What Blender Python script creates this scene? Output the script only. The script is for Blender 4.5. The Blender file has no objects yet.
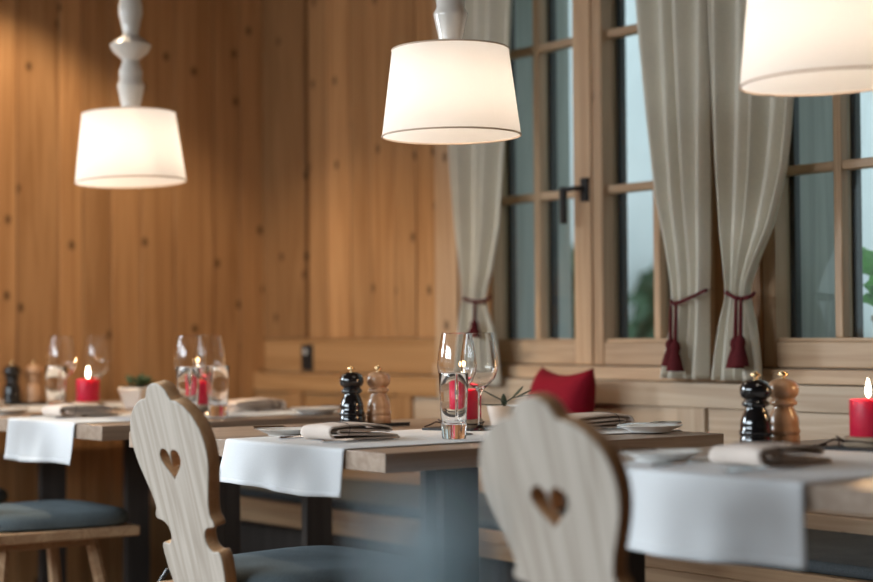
import bpy, bmesh, math, random
from mathutils import Vector, Matrix
random.seed(7)
S = bpy.context.scene
COL = S.collection
PI = math.pi
# ------------------------------------------------------------------ camera
F = 1700.0                                   # focal length in pixels of an 873 px wide frame
PITCH, ROLL, YAW = map(math.radians, (1.51, -0.41, 52.4))
CAM = Vector((0, 0, 0.985))
_f = Vector((-math.sin(YAW)*math.cos(PITCH), math.cos(YAW)*math.cos(PITCH), math.sin(PITCH)))
_r = Vector((math.cos(YAW), math.sin(YAW), 0)); _u = _r.cross(_f)
CR = _r*math.cos(ROLL) + _u*math.sin(ROLL)
CU = -_r*math.sin(ROLL) + _u*math.cos(ROLL)
def ray(px, py): return CR*((px-436.5)/F) - CU*((py-291)/F) + _f
def at_z(px, py, z): d = ray(px, py); return CAM + d*((z-CAM.z)/d.z)
def at_y(px, py, y): d = ray(px, py); return CAM + d*(y/d.y)
def at_x(px, py, x): d = ray(px, py); return CAM + d*(x/d.x)
cam = bpy.data.cameras.new('camera'); cam_o = bpy.data.objects.new('camera', cam); COL.objects.link(cam_o)
cam_o.matrix_world = Matrix(((CR.x, CU.x, -_f.x, 0), (CR.y, CU.y, -_f.y, 0), (CR.z, CU.z, -_f.z, CAM.z), (0, 0, 0, 1)))
cam.sensor_width = 36; cam.lens = F*36/873; cam.clip_start = .05
cam.dof.use_dof = True; cam.dof.focus_distance = 3.95
cam.dof.aperture_fstop = (F*36/873)/1000/0.042
S.camera = cam_o
# ------------------------------------------------------------------ light
W = bpy.data.worlds.new('world'); S.world = W; W.use_nodes = True
bg = W.node_tree.nodes['Background']; bg.inputs[0].default_value = (.74, .88, .92, 1); bg.inputs[1].default_value = 1.25
def area(name, loc, rot, sx, sy, power, col):
    l = bpy.data.lights.new(name, 'AREA'); l.shape = 'RECTANGLE'; l.size = sx; l.size_y = sy
    l.energy = power; l.color = col
    o = bpy.data.objects.new(name, l); COL.objects.link(o); o.location = loc; o.rotation_euler = rot
    return o
DAY = (.80, .91, 1.0)
# daylight in the openings of the two rear walls (behind the camera)
area('daylight_rear_window', (-3.9, -3.0, 2.9), (PI/2-.4, 0, 0), 4.4, 2.6, 760, DAY)
area('daylight_left_window', (-7.3, -.1, 2.9), (PI/2-.4, 0, -PI/2), 3.6, 2.6, 900, DAY)
S.view_settings.view_transform = 'Standard'; S.view_settings.look = 'None'
S.view_settings.exposure = 0.0; S.view_settings.gamma = 1.0; S.view_settings.use_curve_mapping = False
S.cycles.use_denoising = True
S.cycles.max_bounces = 10; S.cycles.transmission_bounces = 10; S.cycles.transparent_max_bounces = 12
S.cycles.sample_clamp_indirect = 6.0
LAMP_POWER = 1.4; LAMP_COL = (1.0, .83, .67)

# ------------------------------------------------------------------ materials
def newmat(name):
    m = bpy.data.materials.new(name); m.use_nodes = True
    nt = m.node_tree; return m, nt, nt.nodes['Principled BSDF'], nt.nodes, nt.links
def c4(c): return (c[0], c[1], c[2], 1)
def wood(name, light, dark, axis='z', rough=.55, knots=.35, knotcol=None, ring=14, spec=.3, contrast=1.0, bump=.12):
    m, nt, b, N, L = newmat(name)
    tc = N.new('ShaderNodeTexCoord'); oi = N.new('ShaderNodeObjectInfo')
    off = N.new('ShaderNodeVectorMath'); off.operation = 'MULTIPLY_ADD'
    L.new(oi.outputs['Random'], off.inputs[0]); off.inputs[1].default_value = (37, 53, 71); L.new(tc.outputs['Object'], off.inputs[2])
    def mapped(across, along):
        mp = N.new('ShaderNodeMapping'); sc = [across]*3; sc['xyz'.index(axis)] = along
        mp.inputs['Scale'].default_value = sc; L.new(off.outputs[0], mp.inputs[0]); return mp
    m1 = mapped(ring, ring*.045)
    n1 = N.new('ShaderNodeTexNoise'); n1.inputs['Scale'].default_value = 1; n1.inputs['Detail'].default_value = 4
    n1.inputs['Distortion'].default_value = .6; L.new(m1.outputs[0], n1.inputs[0])
    # rings: repeat the stretched noise
    mul = N.new('ShaderNodeMath'); mul.operation = 'MULTIPLY'; mul.inputs[1].default_value = 9; L.new(n1.outputs[0], mul.inputs[0])
    fr = N.new('ShaderNodeMath'); fr.operation = 'PINGPONG'; fr.inputs[1].default_value = 1; L.new(mul.outputs[0], fr.inputs[0])
    m2 = mapped(ring*8, ring*.18)
    n2 = N.new('ShaderNodeTexNoise'); n2.inputs['Scale'].default_value = 1; n2.inputs['Detail'].default_value = 3; L.new(m2.outputs[0], n2.inputs[0])
    mx = N.new('ShaderNodeMath'); mx.operation = 'MULTIPLY_ADD'; L.new(fr.outputs[0], mx.inputs[0]); mx.inputs[1].default_value = .55
    sc2 = N.new('ShaderNodeMath'); sc2.operation = 'MULTIPLY'; sc2.inputs[1].default_value = .6; L.new(n2.outputs[0], sc2.inputs[0]); L.new(sc2.outputs[0], mx.inputs[2])
    rp = N.new('ShaderNodeValToRGB'); L.new(mx.outputs[0], rp.inputs[0])
    mid = [light[i]*.55+dark[i]*.45 for i in range(3)]
    rp.color_ramp.elements[0].position = .15; rp.color_ramp.elements[0].color = c4([mid[i]+(dark[i]-mid[i])*contrast for i in range(3)])
    rp.color_ramp.elements[1].position = .85; rp.color_ramp.elements[1].color = c4([mid[i]+(light[i]-mid[i])*contrast for i in range(3)])
    # each board a slightly different tone
    hv = N.new('ShaderNodeHueSaturation'); L.new(rp.outputs[0], hv.inputs['Color'])
    rr = N.new('ShaderNodeMapRange'); rr.inputs[3].default_value = .84; rr.inputs[4].default_value = 1.12; L.new(oi.outputs['Random'], rr.inputs[0]); L.new(rr.outputs[0], hv.inputs['Value'])
    col = hv.outputs[0]
    if knots > 0:
        mk = mapped(5.6, 4.0); sx_ = N.new('ShaderNodeSeparateXYZ'); L.new(mk.outputs[0], sx_.inputs[0])
        oth = [q for q in 'XYZ' if q.lower() != axis]; ad_ = N.new('ShaderNodeMath'); L.new(sx_.outputs[oth[0]], ad_.inputs[0]); L.new(sx_.outputs[oth[1]], ad_.inputs[1])
        cb = N.new('ShaderNodeCombineXYZ'); L.new(ad_.outputs[0], cb.inputs[0]); L.new(sx_.outputs[axis.upper()], cb.inputs[1])
        v = N.new('ShaderNodeTexVoronoi'); v.voronoi_dimensions = '2D'; v.inputs['Scale'].default_value = 1; L.new(cb.outputs[0], v.inputs[0])
        sep = N.new('ShaderNodeSeparateColor'); L.new(v.outputs['Color'], sep.inputs[0])
        th = N.new('ShaderNodeMath'); th.operation = 'LESS_THAN'; th.inputs[1].default_value = knots; L.new(sep.outputs[0], th.inputs[0])
        kr = N.new('ShaderNodeMapRange'); kr.inputs[1].default_value = .035; kr.inputs[2].default_value = .10; kr.inputs[3].default_value = .9; kr.inputs[4].default_value = 0
        L.new(v.outputs['Distance'], kr.inputs[0])
        km = N.new('ShaderNodeMath'); km.operation = 'MULTIPLY'; L.new(kr.outputs[0], km.inputs[0]); L.new(th.outputs[0], km.inputs[1])
        mixn = N.new('ShaderNodeMix'); mixn.data_type = 'RGBA'; L.new(km.outputs[0], mixn.inputs[0]); L.new(col, mixn.inputs[6])
        kc = knotcol or [c*.28 for c in dark]; mixn.inputs[7].default_value = c4(kc); col = mixn.outputs[2]
    L.new(col, b.inputs['Base Color']); b.inputs['Roughness'].default_value = rough; b.inputs['Specular IOR Level'].default_value = spec
    bp = N.new('ShaderNodeBump'); bp.inputs['Strength'].default_value = bump; bp.inputs['Distance'].default_value = .002; L.new(mx.outputs[0], bp.inputs['Height']); L.new(bp.outputs[0], b.inputs['Normal'])
    return m
def plain(name, col, rough=.5, metal=0, spec=.5, noise=0, nscale=60, bump=0, coat=0, sheen=0, trans=0, ior=1.45, sss=0):
    m, nt, b, N, L = newmat(name)
    b.inputs['Base Color'].default_value = c4(col); b.inputs['Roughness'].default_value = rough; b.inputs['Metallic'].default_value = metal
    b.inputs['Specular IOR Level'].default_value = spec; b.inputs['Coat Weight'].default_value = coat; b.inputs['Sheen Weight'].default_value = sheen
    b.inputs['Transmission Weight'].default_value = trans; b.inputs['IOR'].default_value = ior
    if sss: b.inputs['Subsurface Weight'].default_value = sss; b.inputs['Subsurface Radius'].default_value = (.03, .008, .008); b.inputs['Subsurface Scale'].default_value = 1
    if noise or bump:
        tc = N.new('ShaderNodeTexCoord'); n = N.new('ShaderNodeTexNoise'); n.inputs['Scale'].default_value = nscale; n.inputs['Detail'].default_value = 5
        L.new(tc.outputs['Object'], n.inputs[0])
        if noise:
            rp = N.new('ShaderNodeValToRGB'); L.new(n.outputs[0], rp.inputs[0]); rp.color_ramp.elements[0].position = .3; rp.color_ramp.elements[1].position = .7
            rp.color_ramp.elements[0].color = c4([c*(1-noise) for c in col]); rp.color_ramp.elements[1].color = c4([min(1, c*(1+noise)) for c in col])
            L.new(rp.outputs[0], b.inputs['Base Color'])
        if bump:
            bp = N.new('ShaderNodeBump'); bp.inputs['Strength'].default_value = bump; bp.inputs['Distance'].default_value = .001; L.new(n.outputs[0], bp.inputs['Height']); L.new(bp.outputs[0], b.inputs['Normal'])
    return m
def weave(name, col, scale=700, rough=.9, var=.12, transl=0):
    m, nt, b, N, L = newmat(name)
    tc = N.new('ShaderNodeTexCoord')
    n = N.new('ShaderNodeTexNoise'); n.inputs['Scale'].default_value = scale; n.inputs['Detail'].default_value = 2; L.new(tc.outputs['Object'], n.inputs[0])
    n2 = N.new('ShaderNodeTexNoise'); n2.inputs['Scale'].default_value = 9; L.new(tc.outputs['Object'], n2.inputs[0])
    ad = N.new('ShaderNodeMath'); ad.operation = 'MULTIPLY_ADD'; ad.inputs[1].default_value = .7; L.new(n.outputs[0], ad.inputs[0])
    s2 = N.new('ShaderNodeMath'); s2.operation = 'MULTIPLY'; s2.inputs[1].default_value = .3; L.new(n2.outputs[0], s2.inputs[0]); L.new(s2.outputs[0], ad.inputs[2])
    rp = N.new('ShaderNodeValToRGB'); L.new(ad.outputs[0], rp.inputs[0]); rp.color_ramp.elements[0].position = .3; rp.color_ramp.elements[1].position = .7
    rp.color_ramp.elements[0].color = c4([c*(1-var) for c in col]); rp.color_ramp.elements[1].color = c4([min(1, c*(1+var)) for c in col])
    L.new(rp.outputs[0], b.inputs['Base Color']); b.inputs['Roughness'].default_value = rough; b.inputs['Specular IOR Level'].default_value = .15
    bp = N.new('ShaderNodeBump'); bp.inputs['Strength'].default_value = .25; bp.inputs['Distance'].default_value = .0006; L.new(n.outputs[0], bp.inputs['Height']); L.new(bp.outputs[0], b.inputs['Normal'])
    if transl:
        t = N.new('ShaderNodeBsdfTranslucent'); L.new(rp.outputs[0], t.inputs[0]); mx = N.new('ShaderNodeMixShader'); mx.inputs[0].default_value = transl
        L.new(b.outputs[0], mx.inputs[1]); L.new(t.outputs[0], mx.inputs[2]); L.new(mx.outputs[0], N['Material Output'].inputs[0])
    return m
def emis(name, col, st):
    m, nt, b, N, L = newmat(name); b.inputs['Base Color'].default_value = c4(col); b.inputs['Emission Color'].default_value = c4(col); b.inputs['Emission Strength'].default_value = st; return m
def pane_mat(name, tint=(.93, .97, .98)):
    m, nt, b, N, L = newmat(name); N.remove(b)
    t = N.new('ShaderNodeBsdfTransparent'); t.inputs[0].default_value = c4(tint); g = N.new('ShaderNodeBsdfGlossy'); g.inputs['Roughness'].default_value = .01
    fz = N.new('ShaderNodeLayerWeight'); pw = N.new('ShaderNodeMath'); pw.operation = 'POWER'; pw.inputs[1].default_value = 4; L.new(fz.outputs['Facing'], pw.inputs[0])
    ma = N.new('ShaderNodeMath'); ma.operation = 'MULTIPLY_ADD'; ma.inputs[1].default_value = .9; ma.inputs[2].default_value = .035; L.new(pw.outputs[0], ma.inputs[0]); mx = N.new('ShaderNodeMixShader')
    L.new(ma.outputs[0], mx.inputs[0]); L.new(t.outputs[0], mx.inputs[1]); L.new(g.outputs[0], mx.inputs[2]); L.new(mx.outputs[0], N['Material Output'].inputs[0]); return m
def shade_mat(name):
    m, nt, b, N, L = newmat(name)
    b.inputs['Base Color'].default_value = (.88, .85, .81, 1); b.inputs['Roughness'].default_value = .9; b.inputs['Specular IOR Level'].default_value = .1
    b.inputs['Emission Color'].default_value = (1, .84, .68, 1); b.inputs['Emission Strength'].default_value = .06
    t = N.new('ShaderNodeBsdfTranslucent'); t.inputs[0].default_value = (.9, .87, .83, 1)
    mx = N.new('ShaderNodeMixShader'); mx.inputs[0].default_value = .5
    L.new(b.outputs[0], mx.inputs[1]); L.new(t.outputs[0], mx.inputs[2]); L.new(mx.outputs[0], N['Material Output'].inputs[0]); return m
M = {}
M['wall'] = wood('spruce_wall', (.50, .265, .115), (.34, .16, .06), 'z', .5, .58)
M['wallh'] = wood('spruce_board', (.50, .275, .12), (.36, .18, .07), 'x', .5, .3)
M['post'] = wood('dark_spruce_post', (.30, .155, .065), (.20, .095, .036), 'z', .5, .42)  # darker wood tone than the wall boards
M['frame'] = wood('window_spruce', (.54, .36, .22), (.40, .245, .14), 'z', .45, .08, ring=22)
M['frameh'] = wood('window_spruce_cross', (.54, .37, .235), (.41, .26, .155), 'x', .45, .12, ring=22)
M['bench'] = wood('bench_spruce', (.60, .46, .33), (.47, .33, .22), 'x', .5, .3)
M['benchz'] = wood('bench_spruce_upright', (.60, .46, .33), (.47, .33, .22), 'z', .5, .3)
M['chair'] = wood('pale_pine', (.46, .405, .345), (.30, .25, .20), 'z', .5, .12, ring=26, contrast=1.0)
M['chairx'] = wood('pale_pine_seat', (.52, .34, .2), (.38, .22, .12), 'x', .5, .1)
M['chairedge'] = wood('lamp_warm_edge', (.46, .27, .14), (.36, .19, .09), 'z', .4, 0, ring=26)  # browner than the faces: lamp-lit look of the edges as colour
M['table'] = wood('table_oak', (.40, .30, .225), (.27, .185, .13), 'y', .38, 0, ring=24, spec=.5)
M['leg'] = wood('table_leg', (.065, .057, .052), (.04, .034, .031), 'z', .5, 0)
M['floor'] = wood('floor_oak', (.20, .12, .07), (.11, .06, .035), 'x', .4, .1)
M['plaster'] = plain('warm_plaster', (.20, .15, .10), .9, noise=.05, nscale=5)
M['ceil'] = wood('ceiling_spruce', (.26, .15, .07), (.18, .10, .045), 'x', .55, .3)
M['curtain'] = weave('cream_linen', (.76, .71, .60), 400, transl=.22)
M['runner'] = weave('white_linen', (.68, .685, .69), 500, var=.05)
M['napkin'] = weave('beige_linen', (.66, .56, .49), 600, var=.08)
M['seatfab'] = weave('blue_grey_felt', (.115, .143, .155), 500, var=.4)
M['benchfab'] = weave('grey_felt', (.10, .115, .125), 450, var=.35)
M['red'] = weave('red_felt', (.22, .006, .016), 500, var=.2)
M['tie'] = weave('wine_cord', (.085, .012, .014), 300, var=.3)
M['black'] = plain('black_lacquer', (.006, .006, .007), .12, coat=.6)
M['blackmat'] = plain('black_matte', (.012, .012, .013), .5)
M['millwood'] = wood('mill_beech', (.52, .30, .17), (.40, .215, .11), 'z', .25, 0, ring=30, spec=.6)
M['brass'] = plain('gold_metal', (.75, .52, .28), .22, 1)
M['steel'] = plain('cutlery_steel', (.72, .72, .74), .16, 1)
M['china'] = plain('cream_china', (.74, .71, .67), .2, spec=.6)
M['glass'] = plain('clear_glass', (1, 1, 1), 0, trans=1, ior=1.45)
M['wax'] = plain('red_wax', (.62, .012, .05), .45, sss=.35)
M['wick'] = plain('burnt_wick', (.02, .015, .012), .9)
M['flame'] = emis('candle_flame', (1, .86, .62), 22)
M['slate'] = plain('slate', (.015, .016, .018), .55, noise=.2, nscale=80)
M['slice'] = wood('wood_slice', (.55, .42, .30), (.40, .28, .18), 'x', .7, 0)
M['twine'] = plain('dark_twine', (.05, .03, .025), .9)
M['pane'] = pane_mat('window_pane')
M['outer'] = plain('anthracite_frame', (.012, .014, .016), .45)
M['reveal'] = wood('weathered_reveal', (.50, .50, .47), (.36, .36, .34), 'z', .8, .25)
M['shade'] = shade_mat('lampshade_fabric')
M['trim'] = plain('lampshade_tape', (.62, .48, .37), .8)
M['ceram'] = plain('white_ceramic', (.68, .63, .57), .18, coat=.3)
M['bulb'] = emis('bulb', LAMP_COL, LAMP_POWER/(PI*.0095))
M['cable'] = plain('lamp_cable', (.6, .57, .52), .5)
M['leaf'] = plain('olive_leaf', (.02, .035, .02), .45, noise=.3, nscale=40)
M['succ'] = plain('succulent_leaf', (.05, .10, .045), .5, noise=.3, nscale=40)
M['gleaf'] = plain('geranium_leaf', (.12, .42, .05), .5, noise=.2, nscale=60)
M['soil'] = plain('dark_soil', (.02, .014, .01), .95, noise=.3)
M['bush'] = plain('hedge_leaf', (.03, .085, .04), .6, noise=.4, nscale=8)
M['render'] = plain('white_house_render', (.80, .82, .82), .9, noise=.05, nscale=3)
M['grass'] = plain('grass', (.06, .12, .04), .95, noise=.3, nscale=4)
M['frost'] = weave('pale_blue_milk_glass', (.80, .88, .91), 60, rough=.3, var=.03, transl=.65)
M['rim'] = plain('socket_dot', (.6, .58, .55), .4)

# ------------------------------------------------------------------ mesh helpers
class MB:
    def __init__(s): s.v = []; s.f = []
    def add(s, v, f):
        o = len(s.v); s.v += [tuple(p) for p in v]; s.f += [tuple(i+o for i in q) for q in f]; return s
    def box(s, x0, x1, y0, y1, z0, z1):
        return s.add([(x0,y0,z0),(x1,y0,z0),(x1,y1,z0),(x0,y1,z0),(x0,y0,z1),(x1,y0,z1),(x1,y1,z1),(x0,y1,z1)],
                     [(0,3,2,1),(4,5,6,7),(0,1,5,4),(1,2,6,5),(2,3,7,6),(3,0,4,7)])
    def hexa(s, lo, hi):    # two quads
        return s.add(list(lo)+list(hi), [(0,3,2,1),(4,5,6,7),(0,1,5,4),(1,2,6,5),(2,3,7,6),(3,0,4,7)])
    def lathe(s, prof, seg=32, c=(0,0,0), closed=False):
        v = []; f = []; n = len(prof)
        for r, z in prof:
            for k in range(seg):
                a = 2*PI*k/seg; v.append((c[0]+max(r,1e-5)*math.cos(a), c[1]+max(r,1e-5)*math.sin(a), c[2]+z))
        for i in range(n-1 if not closed else n):
            j = (i+1) % n
            for k in range(seg):
                l = (k+1) % seg; f.append((i*seg+k, i*seg+l, j*seg+l, j*seg+k))
        if not closed:
            if prof[0][0] > 1e-4: f.append(tuple(range(seg-1,-1,-1)))
            if prof[-1][0] > 1e-4: f.append(tuple((n-1)*seg+k for k in range(seg)))
        return s.add(v, f)
    def tube(s, path, rad, seg=8):
        path = [Vector(p) for p in path]; n = len(path); v = []; f = []
        rs = rad if isinstance(rad, (list, tuple)) else [rad]*n
        up = Vector((0,0,1)); prev = None
        for i, p in enumerate(path):
            t = (path[min(i+1,n-1)]-path[max(i-1,0)]).normalized()
            if prev is None:
                a = t.orthogonal().normalized()
            else:
                a = (prev - t*prev.dot(t)).normalized()
            prev = a; b = t.cross(a)
            for k in range(seg):
                an = 2*PI*k/seg; v.append(p + (a*math.cos(an)+b*math.sin(an))*rs[i])
        for i in range(n-1):
            for k in range(seg):
                l = (k+1) % seg; f.append((i*seg+k, i*seg+l, (i+1)*seg+l, (i+1)*seg+k))
        f.append(tuple(range(seg-1,-1,-1))); f.append(tuple((n-1)*seg+k for k in range(seg)))
        return s.add(v, f)
    def grid(s, fn, nu, nv, thick=0):
        v = [fn(i/nu, j/nv) for j in range(nv+1) for i in range(nu+1)]
        f = [(j*(nu+1)+i, j*(nu+1)+i+1, (j+1)*(nu+1)+i+1, (j+1)*(nu+1)+i) for j in range(nv) for i in range(nu)]
        return s.add(v, f)
    def build(s, name, mat, parent=None, loc=None, smooth=True, bevel=0, sub=0, solid=0, rot=None):
        me = bpy.data.meshes.new(name); me.from_pydata(s.v, [], s.f); me.update()
        return finish(me, name, mat, parent, loc, smooth, bevel, sub, solid, rot)
def finish(me, name, mat, parent=None, loc=None, smooth=True, bevel=0, sub=0, solid=0, rot=None):
    bm = bmesh.new(); bm.from_mesh(me); bmesh.ops.recalc_face_normals(bm, faces=bm.faces); bm.to_mesh(me); bm.free()
    me.materials.append(mat if not isinstance(mat, str) else M[mat])
    if smooth:
        for p in me.polygons: p.use_smooth = True
        me.set_sharp_from_angle(angle=math.radians(40))
    o = bpy.data.objects.new(name, me); COL.objects.link(o)
    if parent is not None: o.parent = parent
    if loc is not None: o.location = loc
    if rot is not None: o.rotation_euler = rot
    if solid: m = o.modifiers.new('solid', 'SOLIDIFY'); m.thickness = solid; m.offset = 0
    if bevel: m = o.modifiers.new('bevel', 'BEVEL'); m.width = bevel; m.segments = 2; m.limit_method = 'ANGLE'; m.angle_limit = math.radians(40)
    if sub: m = o.modifiers.new('sub', 'SUBSURF'); m.levels = sub; m.render_levels = sub
    return o
def thing(name, label, cat, loc=(0,0,0), rz=0, group=None):
    o = bpy.data.objects.new(name, None); COL.objects.link(o); o.location = loc; o.rotation_euler = (0,0,rz); o.empty_display_size = .05
    return tag(o, label, cat, group)
def tag(o, label=None, cat=None, group=None, kind=None):
    if label: o['label'] = label
    if cat: o['category'] = cat
    if group: o['group'] = group
    if kind: o['kind'] = kind
    return o
def struct(name, label=None):
    o = bpy.data.objects.new(name, None); COL.objects.link(o); o.empty_display_size = .05
    o['kind'] = 'structure'
    if label: o['label'] = label
    return o
def copy_tree(o, parent=None):
    c = o.copy(); COL.objects.link(c)
    if parent is not None: c.parent = parent
    for ch in list(o.children): copy_tree(ch, c)
    return c
def bx(name, mat, parent, x0, x1, y0, y1, z0, z1, bevel=.002):
    cx, cy, cz = (x0+x1)/2, (y0+y1)/2, (z0+z1)/2
    return MB().box(x0-cx, x1-cx, y0-cy, y1-cy, z0-cz, z1-cz).build(name, mat, parent, (cx,cy,cz), bevel=bevel)

# ------------------------------------------------------------------ room shell
XL, YW, XR, YF, ZC = -5.873, 3.65, 2.3, -1.6, 2.75
fl = struct('floor', 'dark oak board floor')
y = YF; k = 0
while y < YW-.001:
    y2 = min(y+.16, YW); bx('plank', 'floor', fl, XL, XR, y+.0008, y2-.0008, -.03, 0, 0); y = y2
bx('underlay', 'blackmat', fl, XL, XR, YF, YW, -.06, -.0301, 0)
ce = struct('ceiling', 'spruce board ceiling')
x = XL
while x < XR-.001:
    x2 = min(x+.2, XR); bx('plank', 'ceil', ce, x+.001, x2-.001, YF, YW, ZC, ZC+.03, 0); x = x2
bx('ceiling_deck', 'ceil', ce, XL, XR, YF, YW, ZC+.0301, ZC+.08, 0)
# left wall: upright spruce boards with narrow joints
wl = struct('wall_left', 'warm spruce wall of upright boards')
WL0, WL1, WLa, WLb = -1.25, 1.05, 1.0, 2.25      # a window in this wall, left of the picture
def wl_clear(y0, y1): return not (y0 < WL1 and y1 > WL0)
bx('backing', 'blackmat', wl, XL-.06, XL-.022, WL1, YW+.1, 0, ZC, 0); bx('backing', 'blackmat', wl, XL-.06, XL-.022, YF, WL0, 0, ZC, 0)
bx('backing', 'blackmat', wl, XL-.06, XL-.022, WL0, WL1, 0, WLa, 0); bx('backing', 'blackmat', wl, XL-.06, XL-.022, WL0, WL1, WLb, ZC, 0)
ys = [3.65, 3.535, 3.41, 3.235, 3.09, 2.965, 2.845, 2.75, 2.583, 2.40, 2.22, 2.05]
while ys[-1] > YF+.2: ys.append(ys[-1]-random.choice((.14, .18, .21)))
ys.append(YF)
for a, b in zip(ys, ys[1:]):
    d = random.uniform(0, .002)
    if wl_clear(b, a): bx('board', 'wall', wl, XL-.022, XL-d, b+.0015, a-.0015, 0, ZC, .003)
    else:
        bx('board', 'wall', wl, XL-.022, XL-d, b+.0015, a-.0015, 0, WLa, .003); bx('board', 'wall', wl, XL-.022, XL-d, b+.0015, a-.0015, WLb, ZC, .003)
# rear walls with window openings (behind the camera)
wf = struct('wall_front', 'plaster wall behind the camera')
def wall_openings(root, mat, u0, u1, ops, z0, z1, fn):
    u = u0
    for a, b, c, d in ops:
        fn(u, a, 0, ZC); fn(a, b, 0, c); fn(a, b, d, ZC); u = b
    fn(u, u1, 0, ZC)
wall_openings(wf, 'plaster', XL-.06, XR+.1, [(-5.4,-3.6,1.0,2.2), (-3.45,-1.65,1.0,2.2)], 0, ZC, lambda a,b,c,d: bx('wall_section','plaster',wf,a,b,YF-.25,YF,c,d,0))
wr = struct('wall_right', 'plaster wall at the camera side')
wall_openings(wr, 'plaster', YF, YW+.25, [], 0, ZC, lambda a,b,c,d: bx('wall_section','plaster',wr,XR,XR+.25,a,b,c,d,0))

# window wall
wb = struct('wall_back', 'spruce window wall with upright boards')
TH = .40                               # thick timber wall
WIN = [(-4.50, -3.36+.02), (-3.235, -2.20)]   # clear openings in x
A0, A1 = -4.475, -3.415; B0, B1 = -3.235, -2.17
ZS, ZT = .888, 2.40
def wsec(a, b, c, d): bx('wall_core', 'reveal', wb, a, b, YW+.022, YW+TH, c, d, 0)
wsec(XL-.06, A0, 0, ZC); wsec(A1, B0, 0, ZC); wsec(B1, XR+.25, 0, ZC)
wsec(A0, A1, 0, ZS); wsec(A0, A1, ZT, ZC); wsec(B0, B1, 0, ZS); wsec(B0, B1, ZT, ZC)
# upright boards left of the window
bx('corner_post', 'post', wb, XL, -5.565, YW-.012, YW+.022, .978, ZC, .003)
xs = [-5.56, -5.43, -5.27, -5.14, -4.99, -4.86, -4.725]
for a, b in zip(xs, xs[1:]):
    d = random.uniform(0, .003); bx('board', 'wall', wb, a+.0015, b-.0015, YW+d, YW+.022, .978, ZC, .003)
bx('rail_board', 'wallh', wb, XL, -4.725, YW-.008, YW+.022, .846, .976, .003)
bx('casing_board', 'frame', wb, -4.722, -4.60, YW-.02, YW+.022, .888, ZC, .003)
bx('casing_board', 'frame', wb, -4.598, A0-.001, YW-.01, YW+.022, .888, ZC, .003)
bx('pillar_board', 'wall', wb, A1+.001, B0-.001, YW-.004, YW+.022, .888, ZC, .003)
for a, b in zip([B1+.001, -1.95, -1.7, -1.45, -1.2, -.95, -.7, -.45, -.2, .05, .3, .55, .8, 1.05, 1.3, 1.55, 1.8, 2.05], [-1.95, -1.7, -1.45, -1.2, -.95, -.7, -.45, -.2, .05, .3, .55, .8, 1.05, 1.3, 1.55, 1.8, 2.05, XR]):
    bx('board', 'wall', wb, a+.0015, b-.0015, YW, YW+.022, .888, ZC, .003)
bx('header_board', 'frameh', wb, A0, A1, YW, YW+.022, ZT, ZC, .003)
bx('header_board', 'frameh', wb, B0, B1, YW, YW+.022, ZT, ZC, .003)
bx('ledge_board', 'frameh', wb, -4.72, XR, YW-.035, YW+.022, .846, .886, .003)

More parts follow.
